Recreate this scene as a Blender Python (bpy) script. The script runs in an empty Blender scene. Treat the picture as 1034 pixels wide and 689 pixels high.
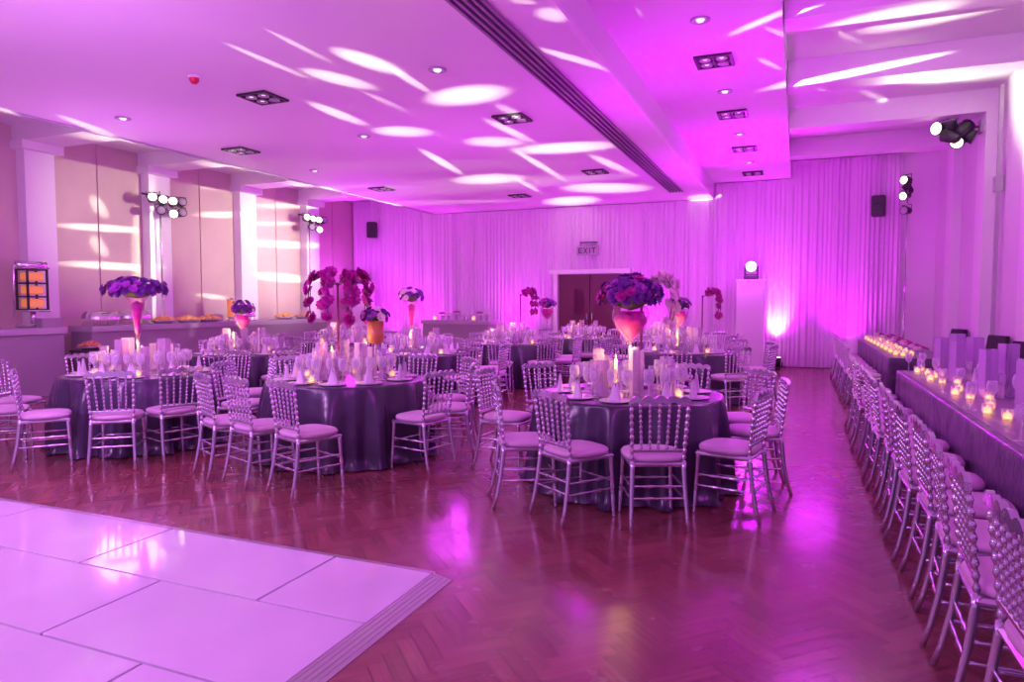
import bpy, math, random
from mathutils import Vector, Matrix
random.seed(7)
PI = math.pi
C = bpy.context.scene.collection

# ------------------------------------------------------------------ materials
def mat(name, col, rough=.5, metal=0., emis=None, es=0., alpha=1., trans=0., sheen=0., coat=0., noise=None, bump=None, spec=.5):
    m = bpy.data.materials.new(name); m.use_nodes = True
    nt = m.node_tree; b = nt.nodes['Principled BSDF']
    b.inputs['Base Color'].default_value = (*col, 1)
    b.inputs['Roughness'].default_value = rough
    b.inputs['Metallic'].default_value = metal
    b.inputs['Alpha'].default_value = alpha
    b.inputs['Transmission Weight'].default_value = trans
    b.inputs['Sheen Weight'].default_value = sheen
    b.inputs['Coat Weight'].default_value = coat
    b.inputs['Specular IOR Level'].default_value = spec
    if emis:
        b.inputs['Emission Color'].default_value = (*emis, 1)
        b.inputs['Emission Strength'].default_value = es
    tc = nt.nodes.new('ShaderNodeTexCoord')
    if noise:
        sc, col2, lo, hi = noise
        n = nt.nodes.new('ShaderNodeTexNoise'); n.inputs['Scale'].default_value = sc; n.inputs['Detail'].default_value = 4
        r = nt.nodes.new('ShaderNodeMapRange'); r.inputs[1].default_value = lo; r.inputs[2].default_value = hi
        mx = nt.nodes.new('ShaderNodeMix'); mx.data_type = 'RGBA'
        mx.inputs[6].default_value = (*col, 1); mx.inputs[7].default_value = (*col2, 1)
        nt.links.new(tc.outputs['Object'], n.inputs['Vector'])
        nt.links.new(n.outputs['Fac'], r.inputs[0]); nt.links.new(r.outputs[0], mx.inputs[0])
        nt.links.new(mx.outputs[2], b.inputs['Base Color'])
    if bump:
        sc, st, di = bump
        n = nt.nodes.new('ShaderNodeTexNoise'); n.inputs['Scale'].default_value = sc; n.inputs['Detail'].default_value = 3
        bp = nt.nodes.new('ShaderNodeBump'); bp.inputs['Strength'].default_value = st; bp.inputs['Distance'].default_value = di
        nt.links.new(tc.outputs['Object'], n.inputs['Vector'])
        nt.links.new(n.outputs['Fac'], bp.inputs['Height']); nt.links.new(bp.outputs[0], b.inputs['Normal'])
    return m

def glassy(name, tint, refl, fac, emis=None, es=0.):
    """thin walled glass: see-through film with a glossy skin"""
    m = bpy.data.materials.new(name); m.use_nodes = True
    nt = m.node_tree; nt.nodes.clear()
    o = nt.nodes.new('ShaderNodeOutputMaterial'); t = nt.nodes.new('ShaderNodeBsdfTransparent')
    t.inputs[0].default_value = (*tint, 1)
    g = nt.nodes.new('ShaderNodeBsdfPrincipled'); g.inputs['Base Color'].default_value = (*refl, 1)
    g.inputs['Roughness'].default_value = .12; g.inputs['Specular IOR Level'].default_value = .9
    lw = nt.nodes.new('ShaderNodeLayerWeight'); lw.inputs[0].default_value = .35
    r = nt.nodes.new('ShaderNodeMapRange'); r.inputs[3].default_value = fac; r.inputs[4].default_value = min(1, fac+(.6 if fac > .1 else .28))
    mx = nt.nodes.new('ShaderNodeMixShader')
    nt.links.new(lw.outputs['Facing'], r.inputs[0]); nt.links.new(r.outputs[0], mx.inputs[0])
    nt.links.new(t.outputs[0], mx.inputs[1]); nt.links.new(g.outputs[0], mx.inputs[2]); nt.links.new(mx.outputs[0], o.inputs[0])
    return m

M = {}
M['ceil'] = mat('ceiling_paint', (.80, .80, .80), .8)
M['slabside'] = mat('ceiling_edge_paint', (.85, .85, .85), .7)
M['wall'] = mat('mauve_wall_panel', (.62, .47, .46), .55, noise=(1.2, (.54, .41, .41), .3, .7))
M['white'] = mat('white_paint', (.82, .82, .82), .6)
M['wallr'] = mat('right_wall_paint', (.74, .72, .74), .6)
M['drape'] = mat('tinted_voile', (.74, .56, .77), .75, sheen=.3)  # pale voile; lilac in the colour stands in for stronger magenta light
M['door'] = mat('maroon_door', (.13, .015, .05), .35)
M['dark'] = mat('black_metal', (.03, .028, .035), .45)
M['slot'] = mat('slot_dark_metal', (.05, .045, .055), .6)  # near-black metal backing of the vents
M['slat'] = mat('vent_slat_paint', (.24, .21, .25), .5)
M['grille'] = mat('vent_grey', (.45, .42, .47), .5)
M['silver'] = mat('silver_resin', (.70, .66, .76), .15, metal=.8, coat=.3)
M['cushion'] = mat('pink_pad_fabric', (.68, .50, .62), .6, sheen=.2)
M['cloth'] = mat('charcoal_satin', (.045, .028, .070), .27, sheen=.05, bump=(7, .3, .03), spec=.9)
M['cloth2'] = mat('charcoal_satin_long', (.05, .034, .075), .3, sheen=.1, bump=(7, .5, .05), spec=.8)
M['runner'] = mat('silver_runner', (.34, .29, .33), .35, metal=.25, bump=(30, .4, .01))
M['tile'] = mat('white_dance_tile', (.80, .80, .84), .10, coat=.3, noise=(2.5, (.74, .74, .80), .3, .7))
M['alu'] = mat('brushed_aluminium', (.55, .52, .55), .35, metal=.8, bump=(60, .3, .003))
M['glass'] = glassy('clear_glass', (.97, .95, .98), (.9, .88, .95), .22)
M['sleeve'] = glassy('lilac_glass', (.93, .86, .95), (.74, .60, .84), .2)
M['pinkglass'] = glassy('pink_glass', (1., .88, .97), (.95, .6, .9), .0)
M['pink'] = mat('magenta_petals', (.58, .01, .36), .5, noise=(20, (.36, .005, .24), .4, .6))
M['purple'] = mat('purple_petals', (.20, .03, .34), .6, noise=(25, (.10, .015, .18), .35, .65))
M['violet'] = mat('violet_petals', (.38, .05, .46), .6)
M['whitepetal'] = mat('white_petals', (.85, .75, .72), .6)
M['leaf'] = mat('dark_leaf', (.04, .06, .04), .6)
M['candle'] = mat('candle_glow', (.9, .75, .4), .5, emis=(1., .44, .09), es=2.4)
M['china'] = mat('white_china', (.8, .78, .8), .25)
M['napkin'] = mat('white_napkin', (.75, .70, .78), .8)
M['counter'] = mat('grey_counter_front', (.30, .26, .29), .5)
M['countertop'] = mat('counter_cloth_top', (.42, .38, .42), .55)
M['steel'] = mat('polished_steel', (.7, .68, .7), .22, metal=.85)
M['gold'] = mat('golden_pastry', (.95, .66, .16), .5, noise=(30, (.70, .38, .06), .45, .7))
M['amberlit'] = mat('amber_lit_pane', (.6, .25, .09), .5, emis=(1., .30, .08), es=.35)
M['amber'] = glassy('amber_glass', (.9, .5, .25), (.8, .35, .12), .6)
M['blackfab'] = mat('black_fabric', (.035, .022, .04), .8)
M['lensw'] = mat('lit_lens_warm', (1, .95, .8), .3, emis=(1., .9, .62), es=3.5)
M['lenshot'] = mat('lit_lens_white', (1, .9, 1), .3, emis=(1., .93, 1.), es=9)
M['lensm'] = mat('lit_lens_magenta', (1, .6, 1), .3, emis=(1., .45, 1.), es=8)
M['bulb'] = mat('downlight_bulb', (.9, .8, .9), .3, emis=(1., .8, 1.), es=1.1)
M['red'] = mat('red_plastic', (.65, .03, .08), .4)
M['signw'] = mat('exit_sign_face', (.45, .33, .47), .5)
M['signd'] = mat('exit_sign_letters', (.05, .02, .06), .5)
M['fruit'] = mat('red_fruit', (.55, .12, .1), .5, noise=(25, (.6, .4, .1), .4, .6))
M['bread'] = mat('bread_crust', (.7, .5, .28), .7)

# herringbone wood, one plank tone per face from an attribute
def wood():
    m = bpy.data.materials.new('herringbone_parquet'); m.use_nodes = True
    nt = m.node_tree; b = nt.nodes['Principled BSDF']
    at = nt.nodes.new('ShaderNodeAttribute'); at.attribute_name = 'tone'
    uv = nt.nodes.new('ShaderNodeUVMap'); uv.uv_map = 'UVMap'
    mp = nt.nodes.new('ShaderNodeMapping'); mp.inputs['Scale'].default_value = (2.5, 45, 1)
    n = nt.nodes.new('ShaderNodeTexNoise'); n.inputs['Scale'].default_value = 1.; n.inputs['Detail'].default_value = 3
    ad = nt.nodes.new('ShaderNodeMath'); ad.operation = 'MULTIPLY_ADD'; ad.inputs[1].default_value = .5
    cr = nt.nodes.new('ShaderNodeValToRGB'); e = cr.color_ramp.elements
    e[0].position = .12; e[0].color = (.15, .040, .040, 1); e[1].position = 1.; e[1].color = (.42, .16, .14, 1)
    x = cr.color_ramp.elements.new(.55); x.color = (.26, .078, .075, 1)
    nt.links.new(uv.outputs[0], mp.inputs[0]); nt.links.new(mp.outputs[0], n.inputs['Vector'])
    nt.links.new(n.outputs['Fac'], ad.inputs[0]); nt.links.new(at.outputs['Fac'], ad.inputs[2])
    nt.links.new(ad.outputs[0], cr.inputs[0]); nt.links.new(cr.outputs[0], b.inputs['Base Color'])
    b.inputs['Roughness'].default_value = .2; b.inputs['Coat Weight'].default_value = .25; b.inputs['Coat Roughness'].default_value = .1
    tc = nt.nodes.new('ShaderNodeTexCoord'); n2 = nt.nodes.new('ShaderNodeTexNoise'); n2.inputs['Scale'].default_value = 5
    rr = nt.nodes.new('ShaderNodeMapRange'); rr.inputs[3].default_value = .14; rr.inputs[4].default_value = .34
    nt.links.new(tc.outputs['Object'], n2.inputs['Vector']); nt.links.new(n2.outputs['Fac'], rr.inputs[0]); nt.links.new(rr.outputs[0], b.inputs['Roughness'])
    return m
M['wood'] = wood()

# ------------------------------------------------------------------ mesh helpers
class MB:
    def __init__(s): s.v = []; s.f = []; s.mi = []; s.sm = []
    def add(s, vs, fs, mi=0, sm=False):
        o = len(s.v); s.v += [tuple(v) for v in vs]; s.f += [tuple(i+o for i in f) for f in fs]
        s.mi += [mi]*len(fs); s.sm += [sm]*len(fs); return s
    def box(s, c, d, rz=0, mi=0, rx=0, bev=0):
        x, y, z = d[0]/2, d[1]/2, d[2]/2
        R = Matrix.Rotation(rz, 3, 'Z') @ Matrix.Rotation(rx, 3, 'X')
        if bev:
            b = min(bev, x*.9, y*.9, z*.9); vs = []
            for zz, k in ((-z, 1), (-z+b, 0), (z-b, 0), (z, 1)):
                a, e = x-b*k, y-b*k
                for px, py in ((-a, -e+b), (-a+b, -e), (a-b, -e), (a, -e+b), (a, e-b), (a-b, e), (-a+b, e), (-a, e-b)): vs.append((px, py, zz))
            fs = [tuple(range(7, -1, -1)), tuple(range(24, 32))]
            for r in range(3):
                for i in range(8): fs.append((r*8+i, r*8+(i+1) % 8, r*8+8+(i+1) % 8, r*8+8+i))
        else:
            vs = [(i, j, k) for k in (-z, z) for i, j in ((-x, -y), (x, -y), (x, y), (-x, y))]
            fs = [(3, 2, 1, 0), (4, 5, 6, 7), (0, 1, 5, 4), (1, 2, 6, 5), (2, 3, 7, 6), (3, 0, 4, 7)]
        return s.add([R @ Vector(v) + Vector(c) for v in vs], fs, mi)
    def bx(s, x0, x1, y0, y1, z0, z1, mi=0): return s.box(((x0+x1)/2, (y0+y1)/2, (z0+z1)/2), (x1-x0, y1-y0, z1-z0), mi=mi)
    def tube(s, pts, rad, n=8, mi=0, cap=True):
        pts = [Vector(p) for p in pts]
        if not hasattr(rad, '__len__'): rad = [rad]*len(pts)
        vs = []; fs = []
        d0 = (pts[1]-pts[0]).normalized(); u = d0.orthogonal().normalized()
        for i, p in enumerate(pts):
            d = (pts[min(i+1, len(pts)-1)]-pts[max(i-1, 0)]).normalized()
            u = (u-d*u.dot(d)).normalized(); w = d.cross(u)
            for k in range(n):
                a = 2*PI*k/n; vs.append(p+(u*math.cos(a)+w*math.sin(a))*rad[i])
        for i in range(len(pts)-1):
            for k in range(n): fs.append((i*n+k, i*n+(k+1) % n, (i+1)*n+(k+1) % n, (i+1)*n+k))
        if cap: fs += [tuple(range(n-1, -1, -1)), tuple(range((len(pts)-1)*n, len(pts)*n))]
        return s.add(vs, fs, mi, True)
    def lathe(s, prof, c=(0, 0, 0), n=16, mi=0, sx=1, sy=1):
        vs = []; fs = []
        for r, z in prof:
            for k in range(n):
                a = 2*PI*k/n; vs.append((c[0]+r*math.cos(a)*sx, c[1]+r*math.sin(a)*sy, c[2]+z))
        for i in range(len(prof)-1):
            for k in range(n): fs.append((i*n+k, i*n+(k+1) % n, (i+1)*n+(k+1) % n, (i+1)*n+k))
        if prof[0][0] > 1e-4: fs.append(tuple(range(n-1, -1, -1)))
        return s.add(vs, fs, mi, True)
    def build(s, name, m, parent=None, loc=None):
        me = bpy.data.meshes.new(name); me.from_pydata(s.v, [], s.f)
        for x in (m if isinstance(m, list) else [m]): me.materials.append(M[x])
        me.polygons.foreach_set('material_index', s.mi); me.polygons.foreach_set('use_smooth', s.sm); me.update()
        o = bpy.data.objects.new(name, me); C.objects.link(o)
        if parent: o.parent = parent
        if loc: o.location = loc
        return o

def tag(o, label=None, cat=None, group=None, kind=None):
    if label: o['label'] = label
    if cat: o['category'] = cat
    if group: o['group'] = group
    if kind: o['kind'] = kind
    return o
def struct(name, mb, m): return tag(mb.build(name, m), kind='structure')
def empty(name, loc=(0, 0, 0), rz=0, label=None, cat=None, group=None):
    o = bpy.data.objects.new(name, None); C.objects.link(o); o.location = loc; o.rotation_euler = (0, 0, rz); o.empty_display_size = .1
    return tag(o, label, cat, group)
KIDS = {}
def kids(o):
    if o.name not in KIDS: KIDS[o.name] = list(o.children)
    return KIDS[o.name]
def copy_tree(o, parent=None):
    c = o.copy(); C.objects.link(c)
    if parent: c.parent = parent
    for ch in kids(o): copy_tree(ch, c)
    return c
_used = set()
def place(proto, loc, rz=0, label=None, group=None, s=1):
    o = proto if proto.name not in _used else copy_tree(proto)
    if o is proto: kids(o); [kids(k) for k in kids(o)]; _used.add(proto.name)
    o.location = loc; o.rotation_euler = (0, 0, rz); o.scale = (s, s, s)
    if label: o['label'] = label
    if group: o['group'] = group
    elif 'group' in o: del o['group']
    return o

def light(kind, name, loc, energy, col, to=None, size=None, blend=.5, rad=.1):
    l = bpy.data.lights.new(name, kind); l.energy = energy; l.color = col
    if kind == 'AREA': l.size = rad
    else: l.shadow_soft_size = rad
    if kind == 'SPOT': l.spot_size = math.radians(size); l.spot_blend = blend
    o = bpy.data.objects.new(name, l); C.objects.link(o); o.location = loc
    if to is not None: o.rotation_euler = (Vector(to)-Vector(loc)).to_track_quat('-Z', 'Y').to_euler()
    return o

# ------------------------------------------------------------------ camera
F = 695.; HC = 1.55
yaw = math.radians(22.4759); pitch = math.radians(3.2529)
cam = bpy.data.cameras.new('camera'); cam.lens = F/1034*36; cam.sensor_width = 36; cam.clip_start = .05
co = bpy.data.objects.new('camera', cam); C.objects.link(co); co.location = (0, 0, HC)
co.rotation_euler = (PI/2-pitch, 0, yaw); bpy.context.scene.camera = co

# ------------------------------------------------------------------ room
XL, XR, YB, YF = -12.5, 2.8, 17.65, -1.6
def floor():
    L, W = .32, .08; n = int(L/W); me = bpy.data.meshes.new('floor'); vs = []; fs = []; tone = []; uvs = []
    s = math.sqrt(.5); g = .0012
    # herringbone in rotated frame (u,v): horizontals and verticals
    R = 22
    rng = random.Random(3)
    def put(u, v, du, dv, horiz):
        cx, cy = u+du/2, v+dv/2
        X = (cx-cy)*s-5.; Y = (cx+cy)*s+8.
        if not (XL-.3 < X < XR+.3 and YF-.3 < Y < YB+.3): return
        o = len(vs)
        for a, b in ((g, g), (du-g, g), (du-g, dv-g), (g, dv-g)):
            uu, vv = u+a, v+b; vs.append(((uu-vv)*s-5., (uu+vv)*s+8., 0))
        fs.append((o, o+1, o+2, o+3)); t = rng.random()*.5+rng.random()*.12; tone.append(t*.62+.12)
        off = rng.random()*10
        q = [(0, 0), (L, 0), (L, W), (0, W)] if horiz else [(0, W), (0, 0), (L, 0), (L, W)]
        uvs.extend([(a+off, b+off) for a, b in q])
    K = int(R/W)
    for k in range(-K, K):
        for j in range(-int(R/L)-2, int(R/L)+2):
            # stair pattern: horizontal plank at (k*W + j*2L , k*W), vertical next to it
            u = k*W+j*2*L; v = k*W
            if abs(u) > 16 or abs(v) > 16: continue
            put(u, v, L, W, True)
            put(u+L, v, W, L, False) if False else put(u-W, v, W, L, False) if False else None
            put(u+L, v-L+W, W, L, False)
    me.from_pydata(vs, [], fs); me.materials.append(M['wood'])
    a = me.attributes.new('tone', 'FLOAT', 'FACE'); a.data.foreach_set('value', tone)
    ul = me.uv_layers.new(name='UVMap'); ul.data.foreach_set('uv', [c for q in uvs for c in q])
    o = bpy.data.objects.new('floor', me); C.objects.link(o); tag(o, kind='structure')
floor()
b = MB(); b.bx(XL-.3, XR+.3, YF-.3, YB+.3, -.12, -.004); struct('floor_base', b, 'door')

# ceiling: dropped slab, raised tray, high coffers on the right, strip on the left
b = MB(); b.bx(-9.66, -1.94, YF, YB, 4.07, 4.60); struct('ceiling_slab', b, 'ceil')
b = MB(); b.bx(-1.94, -.20, YF, YB, 4.44, 5.0); struct('ceiling_tray', b, 'ceil')
b = MB(); b.bx(-.20, XR+.2, YF, YB, 4.85, 5.0)
b.bx(XL-.2, -9.66, YF, YB, 4.57, 4.7); struct('ceiling', b, 'ceil')
b = MB(); b.bx(-1.98, -1.925, YF, YB-.2, 4.045, 4.10); struct('trim_1', b, 'slabside')
b = MB(); b.bx(-9.70, -9.63, YF, YB-.2, 4.04, 4.12); struct('trim_2', b, 'grille')  # grey colour stands in for the shadow gap below the slab edge
BY = (8.1, 10.55, 13.05, 15.45)
for i, y in enumerate((5.6,)+BY):
    b = MB(); b.bx(-.19, XR, y-.2, y+.2, 4.5, 4.86); struct('ceiling_beam_%d' % (i+1), b, 'white')
for i, y in enumerate(BY):
    b = MB(); b.bx(XL, -9.67, y-.32, y+.32, 4.30, 4.58); struct('ceiling_joist_%d' % (i+1), b, 'white')
# walls
b = MB(); b.bx(XL-.2, XL, YF, YB, 0, 4.7)
struct('wall_left', b, 'wall')
for i, y in enumerate(BY):
    b = MB(); b.bx(XL, XL+.22, y-.26, y+.26, 0, 4.3); b.bx(XL, XL+.34, y-.36, y+.36, 4.16, 4.31); struct('trim_%d' % (i+3), b, 'white')
b = MB()
for y in (9.35, 11.8, 14.25, 16.6):
    b.bx(XL, XL+.03, y-.03, y+.03, 0, 4.57)
    b.bx(XL, XL+.025, y-1., y+1., 1.0, 1.05)
struct('trim_7', b, 'wall')
b = MB(); b.bx(XR, XR+.2, YF, YB, 0, 5.0); struct('wall_right', b, 'wallr')
for i, y in enumerate(BY):
    b = MB(); b.bx(XR-.16, XR, y-.26, y+.26, 0, 4.5); struct('trim_%d' % (i+8), b, 'white')
b = MB(); b.bx(XR-.1, XR-.05, 12.3, 12.36, .6, 4.75); b.box((XR-.08, 12.33, 3.3), (.1, .14, .22)); struct('trim_12', b, 'grille')
# back wall with door opening
DX0, DX1, DZ = -5.98, -4.07, 2.30
b = MB(); b.bx(XL-.2, DX0, YB, YB+.2, 0, 5.0); b.bx(DX1, XR+.2, YB, YB+.2, 0, 5.0); b.bx(DX0, DX1, YB, YB+.2, DZ, 5.0); b.bx(DX0, DX1, YB+.2, YB+.25, 0, DZ)
struct('wall_back', b, 'white')
b = MB(); b.bx(DX0-.02, DX0+.10, YB-.3, YB-.04, 0, DZ); b.bx(DX1-.10, DX1+.02, YB-.3, YB-.04, 0, DZ); b.bx(DX0-.12, DX1+.12, YB-.32, YB-.02, DZ-.02, DZ+.1)
struct('door_frame', b, 'white')
w = (DX1-DX0-.2)/2
for i in range(2):
    x0 = DX0+.10+i*w
    d = bpy.data.objects.new('door_%d' % (i+1), None); C.objects.link(d); d.location = (x0, YB-.12, 0); tag(d, kind='structure')
    b = MB(); b.bx(.01, w-.01, -.03, .03, .01, DZ-.03); b.bx(.12, w-.12, -.045, -.03, .2, .95); b.build('leaf', 'door', d)
    b = MB(); b.bx(.42 if i == 0 else .16, .70 if i == 0 else .44, -.05, -.03, 1.2, 1.9); b.build('pane', 'pinkglass', d)
    hx = w-.07 if i == 0 else .07
    b = MB(); b.tube([(hx, -.09, .95), (hx, -.09, 1.25)], .014); b.tube([(hx, -.03, 1.0), (hx, -.09, 1.0)], .01); b.tube([(hx, -.03, 1.2), (hx, -.09, 1.2)], .01); b.build('door_handle', 'steel', d)

# ------------------------------------------------------------------ drapes
def drape(x0, x1, z0, z1, k):
    rng = random.Random(k*11+5); n = int((x1-x0)/.012); vs = []; fs = []
    ph = rng.random()*6; zs = [z0, z0+.4, (z0+z1)/2, z1-.2, z1]
    amps = [(rng.uniform(.5, 1.), rng.uniform(24, 75), rng.random()*6) for _ in range(6)]
    for j, z in enumerate(zs):
        for i in range(n+1):
            x = x0+(x1-x0)*i/n
            a = sum(q*math.sin(fq*x+p) for q, fq, p in amps)/3
            f = (.045, .043, .038, .034, .036)[j]
            e = min(1, min(i, n-i)/4)
            vs.append((x+.006*math.sin(9*x+j), YB-.10+a*f*e, z))
    for j in range(len(zs)-1):
        for i in range(n): q = j*(n+1)+i; fs.append((q, q+1, q+n+2, q+n+1))
    b = MB(); b.add(vs, fs, 0, True); return b
xs = [-12.46, -11.1, -9.68, -8.4, -7.2, DX0-.13, DX1+.13, -2.9, -1.96, -.22, .75, 2.11]
cnt = 0
ords = ['first', 'second', 'third', 'fourth', 'fifth', 'sixth', 'seventh', 'eighth', 'ninth', 'tenth', 'eleventh', 'twelfth', 'thirteenth', 'fourteenth', 'fifteenth', 'sixteenth', 'seventeenth', 'eighteenth', 'nineteenth', 'twentieth']
for i in range(len(xs)-1):
    x0, x1 = xs[i], xs[i+1]
    if i == 5:
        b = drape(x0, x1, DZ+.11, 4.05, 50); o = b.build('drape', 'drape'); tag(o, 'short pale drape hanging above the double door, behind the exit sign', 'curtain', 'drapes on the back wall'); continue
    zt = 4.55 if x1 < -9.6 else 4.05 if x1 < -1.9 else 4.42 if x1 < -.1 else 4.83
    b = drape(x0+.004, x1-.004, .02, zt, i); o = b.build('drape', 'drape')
    cnt += 1
    tag(o, 'floor-length pale pleated drape on the back wall, %s from the left corner' % ords[cnt-1], 'curtain', 'drapes on the back wall')

# exit sign (green-man style box, letters as raised bars), hung before the drape
e = empty('exit_sign', (-5.05, YB-.30, 2.78), 0, 'small illuminated exit sign hung on the drape above the double door', 'sign')
b = MB(); b.box((0, 0, .1), (.60, .05, .24), bev=.01); b.build('sign_face', 'signw', e)
b = MB(); y = -.03
def bar(x0, x1, z0, z1): b.bx(x0, x1, y-.004, y+.002, z0, z1)
bar(-.24, -.21, .03, .17); bar(-.21, -.14, .03, .055); bar(-.21, -.15, .09, .11); bar(-.21, -.14, .145, .17)
b.box((-.055, y-.001, .1), (.024, .006, .15), 0); b.v[-8:] = [(x+(zz-.1)*.6, yy, zz) for x, yy, zz in b.v[-8:]]
b.box((-.055, y-.001, .1), (.024, .006, .15), 0); b.v[-8:] = [(x-(zz-.1)*.6, yy, zz) for x, yy, zz in b.v[-8:]]
bar(.045, .07, .03, .17); bar(.15, .175, .03, .17); bar(.105, .22, .145, .17)
b.build('letters', 'signd', e)
b = MB(); b.tube([(-.2, .0, .22), (-.2, .0, .32)], .006, 6); b.tube([(.2, .0, .22), (.2, .0, .32)], .006, 6); b.bx(-.22, .22, -.01, .16, .31, .325); b.build('bracket', 'dark', e)

# ------------------------------------------------------------------ ceiling fittings
def sqlight(loc, label):
    t = empty('ceiling_light', loc, 0, label, 'ceiling light', 'square black lamp clusters in the ceiling')
    b = MB()
    for a in (-1, 1):
        b.box((a*.20, 0, -.012), (.035, .435, .03)); b.box((0, a*.20, -.012), (.37, .035, .03))
    b.box((0, 0, .0), (.36, .36, .006)); b.box((0, 0, -.015), (.02, .36, .02)); b.box((0, 0, -.0155), (.36, .02, .02))
    b.build('frame', 'dark', t)
    for sx in (-1, 1):
        for sy in (-1, 1):
            q = MB(); q.lathe([(.0, -.004), (.055, -.006), (.068, -.03), (.062, -.03), (.045, -.012), (0, -.010)], (sx*.095, sy*.095, 0), 14); l = q.build('lamp', 'grille', t)
            q = MB(); q.lathe([(0, -.022), (.02, -.020), (.028, -.011), (0, -.010)], (sx*.095, sy*.095, 0), 10); q.build('bulb', 'bulb' if (sx, sy) != (1, 1) else 'grille', l)
def dlight(loc, label):
    t = empty('downlight', loc, 0, label, 'ceiling light', 'round downlights in the ceiling')
    b = MB(); b.lathe([(.055, -.002), (.10, -.004), (.10, -.016), (.085, -.02), (.06, -.008), (.055, -.002)], n=20); b.build('ring', 'grille', t)
    b = MB(); b.lathe([(0, -.03), (.03, -.026), (.045, -.006), (0, -.002)], n=14); b.build('bulb', 'bulb', t)
for x, rowname, sq, dl in ((-8.6, 'row nearest the buffet wall', (9.0, 13.2), (6.83, 10.9)), (-6.13, 'row over the middle tables', (6.8, 15.3), (8.94,)), (-3.66, 'row beside the long slot', (8.86, 13.06), (6.73,))):
    for i, y in enumerate(sq): sqlight((x, y, 4.07), 'square black recessed cluster of lamps, %s in the %s' % (('nearer', 'farther')[i], rowname))
    for i, y in enumerate(dl): dlight((x, y, 4.07), 'small round downlight, %s in the %s' % (('nearer', 'farther')[i] if len(dl) > 1 else 'the only one', rowname))
for i, y in enumerate((8.7, 11.24, 13.84, 16.5)): sqlight((-.98, y, 4.44), 'square dark lamp cluster in the raised magenta ceiling bay, %s from the camera' % ords[i])
for i, y in enumerate((7.41, 10.01, 12.61, 15.2)): dlight((-.98, y, 4.44), 'small round downlight in the raised magenta ceiling bay, %s from the camera' % ords[i])
t = empty('fire_beacon', (-6.29, 5.9, 4.07), 0, 'small red alarm beacon on the pale ceiling', 'alarm')
b = MB(); b.lathe([(0, -.02), (.065, -.02), (.07, 0)], n=16); b.build('base', 'white', t)
b = MB(); b.lathe([(0, -.085), (.03, -.08), (.05, -.055), (.055, -.02)], n=16); b.build('lens', 'red', t)
t = empty('linear_vent', (-2.6, 8, 4.07), 0, 'long dark slotted air vent running along the ceiling', 'vent')
b = MB(); b.bx(-.14, .14, -9, 8.1, -.006, -.001); b.build('backing', 'slot', t)
b = MB()
for x in (-.135, -.07, 0, .07, .135): b.bx(x-.014, x+.014, -9, 8.1, -.03, -.004)
b.build('slat', 'slat', t)
t = empty('linear_vent', (1.2, 11.78, 4.85), 0, 'thin dark air slot in the white coffer at upper right', 'vent')
b = MB(); b.bx(-1.0, 1.0, -.05, .05, -.006, -.001); b.build('backing', 'slot', t)
b = MB(); b.bx(-1.0, 1.0, -.06, -.045, -.02, -.001); b.bx(-1.0, 1.0, .045, .06, -.02, -.001); b.build('slat', 'grille', t)

# ------------------------------------------------------------------ dance floor
t = empty('dance_floor', (-1.86, 3.34, 0), 0, 'glossy white tiled dance floor with aluminium edge ramp', 'dance floor')
b = MB(); rng = random.Random(1)
r = 0; y1 = 0
while y1 > -5:
    x1 = 0; first = True; off = -.665 if r % 2 == 0 else -1.33
    while x1 > -8.5:
        x0 = x1+off if first else x1-1.33
        first = False
        b.box(((x0+x1)/2, y1-.33, .0125), (x1-x0-.014, .646, .025), bev=.002)
        x1 = x0
    y1 -= .66; r += 1
b.build('tiles', 'tile', t)
b = MB(); b.bx(-8.5, 0, -5, 0, 0, .012); b.build('underlay', 'dark', t)
b = MB(); b.add([(0, .0, .0255), (.12, .0, .004), (.12, -5, .004), (0, -5, .0255), (0, 0, 0), (.12, 0, 0), (.12, -5, 0), (0, -5, 0)], [(0, 3, 2, 1), (4, 5, 6, 7), (0, 1, 5, 4), (1, 2, 6, 5), (2, 3, 7, 6), (3, 0, 4, 7)])
for k in range(4): b.bx(.012+k*.026, .017+k*.026, -5, -.002, .002, .0265-(.012+k*.026)*.175)
b.build('edge_ramp', 'alu', t)
b = MB(); b.bx(-8.5, 0, .002, .03, 0, .022); b.build('edge_strip', 'alu', t)

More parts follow.
